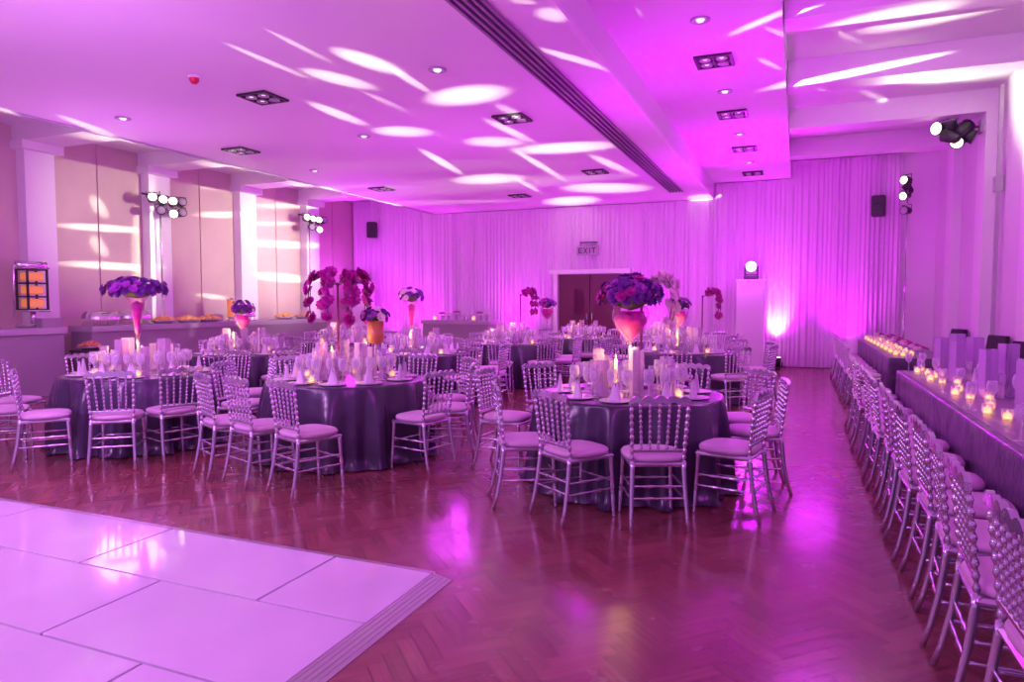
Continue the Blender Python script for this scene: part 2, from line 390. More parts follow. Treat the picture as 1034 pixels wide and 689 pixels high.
# ------------------------------------------------------------------ chairs
def chair_parts():
    P = []
    def leg(sx, front):
        b = MB()
        if front:
            pr_ = [(.0165, 0), (.011, .015), (.013, .05), (.016, .16), (.0115, .17), (.018, .185), (.0115, .20), (.0165, .215), (.0135, .30), (.017, .42), (.019, .455)]
            pts = [(sx*(.19-.018*z/.455), .20-.02*z/.455, z) for _, z in pr_]; b.tube(pts, [q for q, _ in pr_], 8)
        else:
            pts = [(sx*.195, -.275, 0), (sx*.19, -.245, .10), (sx*.182, -.215, .25), (sx*.175, -.195, .42), (sx*.175, -.19, .47)]
            b.tube(pts, [.013, .0145, .0165, .0175, .0175], 8)
        return b
    for sx in (-1, 1): P.append(('leg', 'silver', leg(sx, True))); P.append(('leg', 'silver', leg(sx, False)))
    b = MB(); b.box((0, .0, .445), (.39, .41, .032), bev=.012); P.append(('seat_frame', 'silver', b))
    b = MB()
    vs = []; n = 28; rings = [(.90, .462), (1.0, .470), (1.02, .487), (.97, .503), (.75, .514), (.4, .519), (.0, .520)]
    for s_, z in rings:
        for k in range(n):
            a = 2*PI*k/n; ca, sa = math.cos(a), math.sin(a)
            q = 1/(abs(ca)**3.2+abs(sa)**3.2)**(1/3.2)
            vs.append((.205*ca*q*s_, .0+.205*sa*q*s_, z))
    fs = [tuple(range(n-1, -1, -1))]
    for i in range(len(rings)-1):
        for k in range(n): fs.append((i*n+k, i*n+(k+1) % n, (i+1)*n+(k+1) % n, (i+1)*n+k))
    b.add(vs, fs, 0, True); P.append(('cushion', 'cushion', b))
    def by(z): return -.19-.05*((z-.47)/.45)**1.2 if z > .47 else -.19
    def beads(sx, x0, x1, z0, z1, r0, nb):
        pts = []; rr = []
        for i in range(nb*4+1):
            f = i/(nb*4); z = z0+(z1-z0)*f; pts.append((x0+(x1-x0)*f, by(z), z)); rr.append(r0*(.62, .95, 1.25, .95)[i % 4])
        b = MB(); b.tube(pts, rr, 6); return b
    for sx in (-1, 1): P.append(('back_post', 'silver', beads(sx, sx*.175, sx*.195, .47, .895, .0135, 9)))
    for k in range(5):
        x = (k-2)*.058; P.append(('spindle', 'silver', beads(1, x, x*1.15, .545, .868, .0095, 9)))
    b = MB(); b.box((0, by(.54), .54), (.34, .018, .026), bev=.006); P.append(('back_rail', 'silver', b))
    # crest rail: scalloped lower and upper edge
    b = MB(); n = 48; vs = []
    for i in range(n+1):
        f = i/n; x = -.208+.416*f; a = abs(math.sin(f*PI*5)); zu = .893+.022*a+.012*math.sin(f*PI); zl = .860+.018*a
        yy = by(.89)-.012*math.sin(f*PI)
        vs += [(x, yy-.012, zl), (x, yy-.012, zu), (x, yy+.012, zu), (x, yy+.012, zl)]
    fs = [(3, 2, 1, 0), (n*4, n*4+1, n*4+2, n*4+3)]
    for i in range(n):
        for k in range(4): fs.append((i*4+k, i*4+(k+1) % 4, i*4+4+(k+1) % 4, i*4+4+k))
    b.add(vs, fs); P.append(('crest_rail', 'silver', b))
    def st(a, c):
        b = MB(); a = Vector(a); c = Vector(c); n = 9
        b.tube([a.lerp(c, i/n) for i in range(n+1)], [.008+(.006 if i in (3, 6) else 0) for i in range(n+1)], 6); return b
    for sx in (-1, 1):
        P.append(('stretcher', 'silver', st((sx*.184, .196, .21), (sx*.184, -.222, .21))))
        P.append(('stretcher', 'silver', st((sx*.181, .19, .29), (sx*.18, -.21, .29))))
    P.append(('stretcher', 'silver', st((-.183, .196, .26), (.183, .196, .26))))
    P.append(('stretcher', 'silver', st((-.18, -.208, .30), (.18, -.208, .30))))
    P.append(('stretcher', 'silver', st((-.184, -.222, .22), (.184, -.222, .22))))
    return P
parts = chair_parts()
CH = empty('banquet_chair'); tag(CH, 'x', 'chair')
for n_, m_, b_ in parts: b_.build(n_, m_, CH)
allm = MB()
for n_, m_, b_ in parts:
    o = len(allm.v); allm.v += b_.v; allm.f += [tuple(i+o for i in f) for f in b_.f]; allm.mi += [0 if m_ == 'silver' else 1]*len(b_.f); allm.sm += b_.sm
CHF = allm.build('banquet_chair', ['silver', 'cushion']); tag(CHF, 'x', 'chair')

def satin(R, seed, n=216, zt=.765, flare=.0, fold=.09):
    rng = random.Random(seed); vs = []; fs = []
    k1, k2, k3 = rng.randint(13, 17), rng.randint(23, 29), rng.randint(5, 7); p1, p2, p3 = [rng.random()*6 for _ in range(3)]
    rows = [(.0, 0, 0), (.5, 0, 0), (.97, 0, 0), (1., .004, .02), (1.0, .03, .1)] + [(1., t, t) for t in (.12, .25, .4, .55, .7, .85, .95, 1.)]
    vs.append((0, 0, zt))
    for ri, (rr, t, f) in enumerate(rows[1:]):
        for k in range(n):
            a = 2*PI*k/n
            wv = .55*math.cos(k1*a+p1+.5*math.sin(3*a))+.35*math.cos(k2*a+p2)+.3*math.cos(k3*a+p3)
            wv = math.copysign(abs(wv)**.8, wv)
            lobe = max(0, math.cos(4*a+p3))**2
            r = R*rr+(flare*t+fold*(t**.6)*(wv*(1-.4*lobe)+.7)+.04*lobe*math.sin(min(1, t*1.15)*PI*.8) if t > 0 else 0)
            if t >= .99: r += .05*abs(math.sin(7*a+p2))
            z = zt-t*(zt-.012)
            vs.append((r*math.cos(a), r*math.sin(a), z))
    m = len(rows)-1
    for k in range(n): fs.append((0, 1+k, 1+(k+1) % n))
    for i in range(m-1):
        for k in range(n): fs.append((1+i*n+k, 1+(i+1)*n+k, 1+(i+1)*n+(k+1) % n, 1+i*n+(k+1) % n))
    b = MB(); b.add(vs, fs, 0, True); return b

# ------------------------------------------------------------------ table ware prototypes
def proto_mesh(name, mb, m, cat): o = mb.build(name, m); tag(o, 'x', cat); return o
b = MB(); b.lathe([(.0, .0), (.034, .001), (.034, .004), (.006, .010), (.0045, .09), (.008, .10), (.028, .118), (.036, .145), (.036, .175), (.030, .205), (.028, .205), (.034, .17), (.033, .145), (.0, .106)], n=12)
GL = proto_mesh('wine_glass', b, 'glass', 'glass')
FL_ = MB(); FL_.lathe([(.0, .0), (.03, .001), (.03, .004), (.005, .01), (.004, .09), (.012, .10), (.021, .13), (.024, .18), (.021, .225), (.019, .225), (.021, .18), (.0, .105)], n=10)
FLU = proto_mesh('champagne_flute', FL_, 'glass', 'glass')
SL = empty('candle_sleeve'); tag(SL, 'x', 'vase')
b = MB(); h = .38; w_ = .045
for sx, sy, dx, dy in ((0, -1, w_, .004), (0, 1, w_, .004), (-1, 0, .004, w_), (1, 0, .004, w_)): b.box((sx*w_, sy*w_, h/2), (dx*2 if dx > .01 else .005, dy*2 if dy > .01 else .005, h))
b.build('glass_body', 'sleeve', SL)
b = MB(); b.box((0, 0, .006), (.098, .098, .012), bev=.003); b.build('base', 'sleeve', SL)
VO = empty('votive_candle'); tag(VO, 'x', 'candle')
b = MB(); b.lathe([(0, 0), (.03, 0), (.035, .03), (.036, .075), (.033, .075), (.032, .03), (0, .008)], n=12); b.build('glass_cup', 'glass', VO)
b = MB(); b.lathe([(0, .012), (.024, .012), (.024, .05), (.004, .052), (.005, .06), (.0, .075)], n=10); b.build('wax', 'candle', VO)
TC = empty('tall_candle'); tag(TC, 'x', 'candle')
b = MB(); b.lathe([(0, 0), (.045, 0), (.045, .006), (.01, .015), (.014, .05), (.009, .08), (.02, .10), (0, .10)], n=12); b.build('holder', 'steel', TC)
b = MB(); b.lathe([(.013, .10), (.013, .30), (.004, .302), (.006, .32), (0, .34)], n=10); b.build('wax', 'candle', TC)
PL = empty('place_setting_plate'); tag(PL, 'x', 'plate')
b = MB(); b.lathe([(0, 0), (.08, 0), (.13, .012), (.13, .016), (.085, .006), (0, .005)], n=20); b.build('rim', 'china', PL)
NK = MB(); n = 10
vs = []
for i in range(n+1):
    a = PI*i/n; vs += [(.055*math.cos(a), .028*math.sin(a)+.0, 0), (.012*math.cos(a), .01*math.sin(a), .13+.025*math.sin(a*3))]
vs2 = [(x, -y-.002, z) for x, y, z in vs]
f1 = [(2*i, 2*i+2, 2*i+3, 2*i+1) for i in range(n)]
NK.add(vs, f1, 0, True); NK.add(vs2, f1, 0, True)
NKO = proto_mesh('folded_napkin', NK, 'napkin', 'napkin')

# blossoms: a rosette of cupped petals
def rosette(r, seed, m, name='blossom', np_=9, parent=None):
    rng = random.Random(seed); b = MB()
    for ring, (cnt_, rr, tl) in enumerate(((np_, 1., .25), (np_-2, .72, .75), (4, .4, 1.2))):
        for k in range(cnt_):
            a = 2*PI*(k+.5*ring)/cnt_+rng.uniform(-.1, .1); d = Vector((math.cos(a), math.sin(a), 0)); w = Vector((-d.y, d.x, 0))
            up = Vector((0, 0, 1)); R = r*rr
            p0 = Vector((0, 0, 0)); p1 = d*R*.55*math.cos(tl*.6)+up*R*.5*math.sin(tl); p2 = d*R*math.cos(tl*.8)+up*R*math.sin(tl)*1.0
            b.add([p0, p1-w*R*.42, p2-w*R*.15, p2+w*R*.15, p1+w*R*.42], [(0, 1, 2, 3, 4)], 0, False)
    return b
BL = {}
def blossom_mesh(m, r):
    k = (m, r)
    if k not in BL:
        o = rosette(r, len(BL), m).build('blossom', m); BL[k] = o.data; bpy.data.objects.remove(o)
    return BL[k]
def blossom(parent, loc, m, r, d=None, s=1):
    o = bpy.data.objects.new('blossom', blossom_mesh(m, r)); C.objects.link(o); o.parent = parent; o.location = loc; o.scale = (s, s, s)
    if d is not None: o.rotation_euler = Vector(d).to_track_quat('Z', 'Y').to_euler()
    return o
def bouquet(loc, rx, rz, label, mats, nb=40, seed=0, r=.055, group='bouquets standing in the tall vases'):
    t = empty('flower_bouquet', loc, 0, label, 'flowers', group); rng = random.Random(seed)
    for i in range(nb):
        f = (i+.5)/nb; ph = i*2.39996; zz = -0.35+1.35*f; q = math.sqrt(max(0, 1-min(1, zz)**2))
        d = Vector((q*math.cos(ph), q*math.sin(ph), zz))
        j = rng.uniform(.78, 1.05)
        blossom(t, (d.x*rx*j, d.y*rx*j, d.z*rz*j), mats[rng.randrange(len(mats))], r, d+Vector((0, 0, .25)), rng.uniform(.8, 1.25))
    b = MB()
    for i in range(14):
        a = rng.random()*6.28; b.tube([(0, 0, -rz*.6), (math.cos(a)*rx*.5, math.sin(a)*rx*.5, rz*.3)], .006, 5)
    b.lathe([(0, -rz*.75), (rx*.35, -rz*.6), (rx*.7, -rz*.1), (rx*.6, rz*.4), (0, rz*.6)], n=12)
    b.build('foliage', 'leaf', t); return t
def vase(loc, kind, label, s=1.):
    t = empty('flower_vase', loc, 0, label, 'vase', 'tall centrepiece vases'); t.scale = (s, s, s)
    b = MB(); b.lathe([(0, 0), (.085, 0), (.085, .008), (.02, .02), (.012, .06), (.012, .30), (.02, .42 if kind != 'trumpet' else .34), (.012, .43 if kind != 'trumpet' else .36)], n=14); b.build('stem', 'glass', t)
    if kind == 'goblet':
        b = MB(); b.lathe([(.012, .43), (.05, .46), (.12, .55), (.165, .66), (.170, .72), (.15, .79), (.145, .79), (.165, .72), (.158, .66), (.11, .55), (.0, .45)], n=20); b.build('bowl', 'pinkglass', t)
        b = MB(); nn = 24; vs = []; fs = []
        for i in range(9):       # heart-shaped mass of petals in the bowl
            z = .47+.27*i/8; f = i/8; wd = .14*math.sin(min(1, f*1.25)*PI/2)*(1 if f < .8 else .82)
            for k in range(nn):
                a = 2*PI*k/nn; rr = wd*(1+.10*math.cos(2*a)) ; notch = -.04*math.exp(-(math.cos(a)/.3)**2) if i == 8 else 0
                vs.append((rr*math.cos(a), rr*math.sin(a)*.85, z+notch))
        for i in range(8):
            for k in range(nn): fs.append((i*nn+k, i*nn+(k+1) % nn, (i+1)*nn+(k+1) % nn, (i+1)*nn+k))
        fs += [tuple(range(nn-1, -1, -1)), tuple(range(8*nn, 9*nn))]
        b.add(vs, fs, 0, True); b.build('heart', 'pink', t)
        top = .80
    elif kind == 'trumpet':
        b = MB(); b.lathe([(.012, .36), (.025, .42), (.045, .58), (.085, .78), (.125, .86), (.12, .86), (.08, .78), (.04, .58), (0, .42)], n=18); b.build('bowl', 'pinkglass', t)
        b = MB(); b.lathe([(0, .41), (.022, .45), (.036, .60), (.06, .76), (.0, .80)], n=10); b.build('filling', 'pink', t); top = .86
    else:
        b = MB(); b.lathe([(.012, .43), (.09, .46), (.105, .52), (.105, .74), (.10, .74), (.09, .52), (0, .45)], n=16); b.build('bowl', 'amber', t); top = .74
    return top*s
def orchid(loc, label, s=1., wht=False, rz=0, half=False, seed=0):
    t = empty('orchid_stand', loc, rz, label, 'flowers', 'arching orchid stands'); t.scale = (s, s, s); rng = random.Random(seed+77)
    b = MB(); b.lathe([(0, 0), (.07, 0), (.07, .012), (.012, .02), (.011, .9), (.016, .92), (0, .94)], n=10); b.build('pole', 'door', t)
    sb = MB(); bl = []
    dirs = [i*2*PI/8 for i in range(8)] if not half else [-.5, 0., .45]
    for a in dirs:
        d = Vector((math.cos(a), math.sin(a), 0)); pts = []
        for i in range(9):
            f = i/8; p = Vector((0, 0, .9))+d*(.30*math.sin(f*PI*.62))+Vector((0, 0, .16*math.sin(f*PI*.9)-.36*f**2.4)); pts.append(p)
        sb.tube(pts, .004, 5)
        for i in (range(1, 9) if half else range(3, 9)):
            for q in range(2):
                p = pts[i]+Vector((rng.uniform(-.03, .03), rng.uniform(-.03, .03), rng.uniform(-.03, .03)))
                bl.append((p, d+Vector((rng.uniform(-.6, .6), rng.uniform(-.6, .6), rng.uniform(-.1, .8)))))
    sb.build('arching_stems', 'leaf', t)
    for p, d in bl[:98]: blossom(t, p, 'whitepetal' if wht else 'pink', .052, d, rng.uniform(.85, 1.2))

# ------------------------------------------------------------------ round tables
TABLE_TOP = MB(); TABLE_TOP.lathe([(0, .72), (.88, .72), (.90, .73), (.90, .755), (0, .758)], n=40)
CHAIRS = []
def table(x, y, R, angs, desc, seed, cpos='', ware=10, far=False):
    t = empty('round_table', (x, y, 0), 0, 'round table under a charcoal cloth, the %s' % desc, 'table', 'round banquet tables')
    b = MB(); b.lathe([(0, .735), (R-.02, .735), (R-.006, .745), (R-.006, .757), (0, .759)], n=40); b.build('tabletop', 'door', t)
    b = MB(); b.lathe([(0, 0), (.3, 0), (.3, .02), (.05, .05), (.045, .7), (.2, .73), (0, .735)], n=16); b.build('pedestal', 'dark', t)
    o = satin(R, seed).build('tablecloth', 'cloth', None, (x, y, 0)); tag(o, 'charcoal satin cloth draped over the %s' % desc, 'tablecloth', 'cloths on the round tables')
    cd = math.atan2(-y, -x)
    L = []
    for a in angs:
        L.append((*a, True) if isinstance(a, tuple) else (a, 0, R+.36, False))
    def dl(a): return (a-math.degrees(cd)+180) % 360-180
    ok = []
    for a, tw, r, fix in L:
        px, py = x+r*math.cos(math.radians(a)), y+r*math.sin(math.radians(a))
        if fix or all(math.hypot(px-q[0], py-q[1]) > .54 for q in CHAIRS) and all((tx, ty) == (x, y) or math.hypot(px-tx, py-ty) > 1.14 for tx, ty, _ in T.values()):
            ok.append((a, tw, r)); CHAIRS.append((px, py))
    L = ok; L.sort(key=lambda q: dl(q[0]))
    near = min(range(len(L)), key=lambda i: abs(dl(L[i][0])))
    for i, (a, tw, r) in enumerate(L):
        r_ = math.radians(a); px, py = x+r*math.cos(r_), y+r*math.sin(r_)
        if i == near: ds = 'camera side'
        elif i > near: ds = ('%s place right of camera side' % ords[i-near-1])
        else: ds = ('%s place left of camera side' % ords[near-i-1])
        place(CHF if far else CH, (px, py, 0), r_+PI/2+math.radians(tw), 'silver chair at the %s, %s' % (desc, ds), 'chairs around the %s' % desc)
    rng = random.Random(seed+5); Z = .767
    g1 = 'wine glasses on the %s' % desc; g2 = 'napkins on the %s' % desc
    for i in range(ware):
        a = 2*PI*i/ware+rng.uniform(-.1, .1)+seed
        def pt(r, da): return (x+r*math.cos(a+da), y+r*math.sin(a+da), Z)
        place(PL, pt(R-.2, 0), a, 'white plate laid at the edge of the %s' % desc, 'plates on the %s' % desc)
        place(NKO, (pt(R-.2, 0)[0], pt(R-.2, 0)[1], Z+.007), a+PI/2, 'pale folded napkin standing on a plate of the %s' % desc, g2)
        for rr, da, pro, nm in ((R-.32, .14, GL, 'clear stemmed wine glass standing on the %s'), (R-.36, -.14, GL, 'clear stemmed wine glass standing on the %s'), (R-.42, .0, FLU, 'slim clear flute standing on the %s')):
            place(pro, pt(rr, da), 0, nm % desc, g1 if pro is GL else 'flutes on the %s' % desc, s=1.18)
    for i in range(7):
        a = 2*PI*i/7+seed*.7; q = (.36, .26)[i % 2]; place(SL, (x+q*math.cos(a), y+q*math.sin(a), Z), a, 'tall square lilac glass sleeve near the middle of the %s' % desc, 'glass sleeves on the %s' % desc, s=1 if i % 2 else .8)
    for i in range(5):
        a = 2*PI*i/5+seed; place(VO, (x+.46*math.cos(a), y+.46*math.sin(a), Z), 0, 'small glowing candle in a glass on the %s' % desc, 'votive candles on the %s' % desc)
    place(TC, (x-.08, y-.14, Z), 0, 'slender lit pillar candle near the middle of the %s' % desc)
    light('POINT', 'candle_light', (x-.08, y-.14, 1.13), 8, (1., .55, .16), rad=.012)
    return Z

D = {1: 'front centre table', 2: 'orchid tree table', 3: 'front left table', 4: 'table before the buffet',
     5: 'far table left of the door', 6: 'slim vase table', 7: 'table behind the front centre one', 8: 'table facing the double door',
     9: 'far table right of the door', 10: 'far table near the buffet'}
T = {1: (-1.33, 5.85, .79), 2: (-4.25, 5.85, .79), 3: (-6.70, 5.46, .79), 4: (-7.85, 8.2, .79), 5: (-5.05, 12.1, .79), 6: (-5.4, 9.3, .79), 7: (-1.65, 11.1, .79), 8: (-4.3, 14.5, .79), 9: (-2.4, 14.0, .79), 10: (-8.3, 11.4, .79)}
table(*T[1], [(-68.5, 2, 1.10), (-97, -28, 1.10), (-123, -28, 1.09), 178, 144, 110, 76, 42, (9, 0, 1.03), (-33, 20, 1.07)], D[1], 1)
table(*T[2], [(-15, 2, 1.06), (19, 2, 1.05), 52, 86, 120, 154, (-168, 0, 1.16), (-67, -44, 1.40), (-91, -18, 1.2), (-114, -2, 1.2)], D[2], 2)
table(*T[3], [(-49.5, -2, 1.19), (-26, 8, 1.08), (-84, -42, 1.16), (-150, -8, 1.3), 14, 50, 88, 128, 168, (-117, -14, 1.25)], D[3], 3)
table(*T[4], [-60, -24, 12, 48, 84, 120, 156, -168, -132, -96], D[4], 4)
table(*T[6], [-66, -30, 6, 42, 78, 114, 150, -174, -138, -102], D[6], 6)
for k, a0 in ((5, -75), (7, -85), (8, -70), (9, -95), (10, -60)):
    table(*T[k], [a0+36*i for i in range(10)], D[k], k, far=True)
def at(k, dx=0, dy=0): return (T[k][0]+dx, T[k][1]+dy, .767)
def pair(k, kind, s, rx, rz, mats, label_v, label_f, dx=0, dy=0, nb=44, r=.05, seed=0):
    p = at(k, dx, dy); h_ = vase(p, kind, label_v, s); bouquet((p[0], p[1], p[2]+h_+rz*.45), rx, rz, label_f, mats, nb, seed or k, r)
pair(1, 'goblet', .95, .26, .17, ['purple', 'purple', 'violet', 'pink'], 'large stemmed glass vase holding a magenta heart on the front centre table', 'large purple and pink bouquet over the heart vase of the front centre table', 0, .05, 60, .055)
orchid(at(1, .02, .40), 'white orchid spray arching to the right behind the large heart vase', 1.0, True, .2, True)
pair(2, 'amber', .80, .13, .09, ['violet', 'purple', 'whitepetal'], 'amber glass bowl vase beside the big pink orchid tree', 'small purple posy above the amber glass vase', .25, .15, 22, .04)
orchid(at(2, -.14, .05), 'big dome of magenta orchids arching from a dark pole, left of the amber vase', 1.05, False, .3, False, 1)
pair(3, 'trumpet', 1.0, .31, .13, ['purple', 'purple', 'violet'], 'tall flared pink glass vase on the front left table', 'wide purple bouquet topping the flared vase of the front left table', -.05, .0, 60, .05)
pair(4, 'goblet', .78, .17, .12, ['purple', 'purple', 'violet'], 'stemmed pink glass vase on the table before the buffet', 'dark purple posy on the table before the buffet', -.12, .1, 26, .045)
pair(6, 'trumpet', .95, .19, .13, ['purple', 'purple', 'whitepetal'], 'slim pink flared vase on the middle table left of centre', 'dark purple posy with a pale bloom on the middle table left of centre', -.2, .1, 26, .05)
pair(7, 'goblet', .85, .18, .12, ['purple', 'purple', 'violet'], 'heart-filled stemmed vase on the table behind the front centre one', 'dark purple posy right of the large heart vase', -.1, .1, 26, .045)
orchid(at(7, .25, .25), 'magenta orchid arch on the table behind the front centre one', .95, False, .1, True, 3)
pair(8, 'goblet', .85, .19, .12, ['purple', 'violet', 'pink'], 'small heart-filled vase in front of the double door', 'small purple posy in front of the double door', -.85, 0, 24, .05)
orchid(at(5, .1, .3), 'magenta orchid arch standing left of the double door', 1.0, False, .1, True, 5)

# ------------------------------------------------------------------ long tables on the right
def longtable(x0, x1, y0, y1, desc, seed):
    t = empty('banquet_table', ((x0+x1)/2, (y0+y1)/2, 0), 0, 'long banquet table under the charcoal cloth, %s' % desc, 'table')
    X, Y = (x1-x0)/2, (y1-y0)/2
    b = MB(); b.box((0, 0, .745), (2*X-.02, 2*Y-.02, .026)); b.build('tabletop', 'door', t)
    for sx in (-1, 1):
        for sy in (-1, 1): b = MB(); b.tube([(sx*(X-.1), sy*(Y-.15), 0), (sx*(X-.1), sy*(Y-.15), .735)], .018); b.build('leg', 'dark', t)
    # cloth: perimeter path with folds
    rng = random.Random(seed); per = []
    n1 = max(20, int(2*Y/.035)); n2 = 20
    for i in range(n1): per.append((-X, Y-2*Y*i/n1, -1, 0))
    for i in range(n2): per.append((-X+2*X*i/n2, -Y, 0, -1))
    for i in range(n1): per.append((X, -Y+2*Y*i/n1, 1, 0))
    for i in range(n2): per.append((X-2*X*i/n2, Y, 0, 1))
    vs = []; N = len(per); rows = (0, .02, .12, .3, .5, .7, .85, 1)
    p = [rng.random()*6 for _ in range(3)]
    for t_ in rows:
        for i, (a, c, nx, ny) in enumerate(per):
            s_ = i*.035; wv = .5*math.sin(s_*9+p[0]+math.sin(s_*2))+.35*math.sin(s_*17+p[1]); d = .012*(t_ > 0)+.015*t_+.028*t_**.7*(wv-.3)
            vs.append((a+nx*d, c+ny*d, .768-t_*(.768-.015)))
    fs = []
    for j in range(len(rows)-1):
        for i in range(N): fs.append((j*N+i, (j+1)*N+i, (j+1)*N+(i+1) % N, j*N+(i+1) % N))
    fs.append(tuple(range(N-1, -1, -1)))
    b = MB(); b.add(vs, fs[:-1], 0, True); b.add([vs[i] for i in range(N)], [tuple(range(N-1, -1, -1))])
    b.f[-1] = tuple(reversed(b.f[-1])); b.f[-1] = tuple(reversed(b.f[-1]))
    o = b.build('tablecloth', 'cloth2', None, ((x0+x1)/2, (y0+y1)/2, 0)); tag(o, 'charcoal satin cloth on the long table %s' % desc, 'tablecloth')
longtable(1.08, 1.82, .6, 8.95, 'at the right edge, nearer the camera', 21)
longtable(1.22, 2.0, 10.9, 16.3, 'at the far right, beyond the first', 22)
o = MB().bx(1.13, 1.77, .7, 8.85, .7685, .772).build('table_runner', 'runner'); tag(o, 'shimmering grey runner along the long table at right', 'table runner')
D1 = 'long table at right'
for i in range(14):
    y = 2.0+i*.56
    place(CH, (.845+.012*math.sin(i*2.1), y, 0), -PI/2+.05*math.sin(i*1.7)-.03, 'silver chair with pink pad along the long right table, %s from the camera' % ords[i], 'chairs along the long table at right')
for i in range(8):
    y = 11.2+i*.62
    place(CHF, (.94, y, 0), -PI/2+.06*math.sin(i*2.3), 'silver chair along the far right table, %s from the camera' % ords[i], 'chairs along the far right table')
Z = .7725
rng = random.Random(9)
y = 2.6; i = 0
cl = [3.1, 4.3, 5.5, 6.55, 7.7, 8.5]
for i, y in enumerate(cl):
    for dx, dy, s_ in ((-.05, 0, 1.05), (.12, .16, 1.15), (.02, .34, .95)):
        place(SL, (1.48+dx, y+dy, Z), .1*i, 'tall square lilac glass sleeve on the %s' % D1, 'glass sleeves on the long table at right', s=s_)
    for dx, dy in ((-.16, -.12), (-.22, .12), (.0, .18), (-.14, .4), (-.05, -.2)):
        place(VO, (1.45+dx, y+dy, Z), 0, 'small glowing candle in a glass cup on the %s' % D1, 'votive candles on the long table at right')
    for dx, dy in ((.16, -.2), (.2, -.05), (.22, .45), (-.1, .42), (-.25, .30), (.1, .02)):
        place(GL, (1.42+dx, y+dy, Z), 0, 'clear stemmed wine glass on the %s' % D1, 'wine glasses on the long table at right')
for i in range(13):
    y = 2.2+i*.5; place(NKO, (1.58, y+.02, Z), PI/2, 'pale folded napkin on the far side of the %s' % D1, 'napkins on the long table at right')
D2 = 'far right long table'
for i in range(9):
    y = 11.15+i*.58
    fl = empty('flower_posy', (1.62+.08*math.sin(i*3), y, .768), 0, 'low white and pink posy on the far right table, %s from the camera' % ords[i], 'flowers', 'low posies along the far right table')
    b = MB(); b.lathe([(0, 0), (.05, 0), (.06, .07), (.055, .07), (0, .01)], n=12); b.build('bowl', 'glass', fl)
    for q in range(9):
        a = q*2.4; blossom(fl, (.07*math.cos(a)*(q/9)**.5*1.2, .07*math.sin(a)*(q/9)**.5*1.2, .11+.03*(1-q/9)), ('whitepetal', 'whitepetal', 'pink')[q % 3], .05, (math.cos(a)*.5, math.sin(a)*.5, 1))
    for dx, dy in ((-.18, .1), (-.25, .3), (-.05, .3)):
        place(VO, (1.6+dx, y+dy, .768), 0, 'small glowing candle on the %s' % D2, 'votive candles on the far right table', s=1.15)

# black chairs by the right wall
def black_chair():
    t = empty('padded_chair'); tag(t, 'x', 'chair')
    b = MB(); b.box((0, 0, .47), (.46, .46, .08), bev=.025); b.build('seat', 'blackfab', t)
    b = MB(); b.box((0, -.25, .80), (.46, .06, .54), bev=.025, rx=-.12 if False else .12); b.build('backrest', 'blackfab', t)
    for sx in (-1, 1):
        for sy in (-1, 1): b = MB(); b.tube([(sx*.19, sy*.19, .44), (sx*.21, sy*.215, 0)], [.016, .012]); b.build('leg', 'dark', t)
        b = MB(); b.tube([(sx*.20, -.20, .44), (sx*.20, -.235, .62)], .013); b.build('back_bracket', 'dark', t)
    return t
BC = black_chair()
for i, (x, y, rz) in enumerate(((2.32, 8.0, 2.0), (2.32, 9.9, 2.0), (2.42, 11.7, 1.9), (2.40, 14.2, 1.9))):
    place(BC, (x, y, 0), rz, 'black padded chair by the right wall, %s from the camera' % ords[i], 'black chairs by the right wall')

# ------------------------------------------------------------------ buffet
def counter(x0, x1, y0, y1, h_, label, name='buffet_counter', over=.05):
    t = empty(name, ((x0+x1)/2, (y0+y1)/2, 0), 0, label, 'counter'); X, Y = (x1-x0)/2, (y1-y0)/2
    b = MB(); b.bx(-X, X, -Y, Y, 0, h_-.10)
    b.build('body', 'counter', t)
    b = MB(); b.bx(-X-over, X+over, -Y-over/2, Y+over/2, h_-.10, h_); b.build('top', 'countertop', t)
counter(-11.98, -11.45, 4.6, 7.85, 1.12, 'grey counter with the amber lit cabinet at far left')
counter(-11.98, -11.45, 8.35, 14.9, 1.12, 'long grey buffet counter along the left wall, laden with food')
counter(-9.5, -7.55, 16.55, 17.15, 1.05, 'small buffet counter against the back drapes')
CT = 1.12
t = empty('food_warmer', (-11.80, 7.58, CT), 0, 'upright cabinet with amber lit shelves under a rounded silver cap', 'food cabinet'); t.scale = (.84, .8, 1.12)
b = MB(); b.box((0, 0, .03), (.42, .50, .06), bev=.02); b.tube([(0, 0, .06), (0, 0, .24)], .05, 10); b.box((0, 0, .25), (.40, .48, .03), bev=.01); b.build('base', 'steel', t)
b = MB()
for sx in (-1, 1):
    for sy in (-1, 1): b.box((sx*.165, sy*.20, .56), (.035, .035, .60))
for z in (.27, .46, .66, .86): b.box((0, 0, z), (.365, .435, .022))
b.build('frame', 'dark', t)
for k, z in enumerate((.365, .56, .76)):
    b = MB(); b.box((0, 0, z), (.26, .33, .13), bev=.02); b.build('lit_shelf', 'amberlit', t)
b = MB(); b.tube([(0, -.30, .93), (0, .30, .93)], .06, 12); b.box((0, 0, .885), (.40, .50, .03), bev=.01)
b.tube([(0, -.3, .93), (0, -.36, .90), (0, -.37, .15)], .022, 8); b.build('cap', 'steel', t)
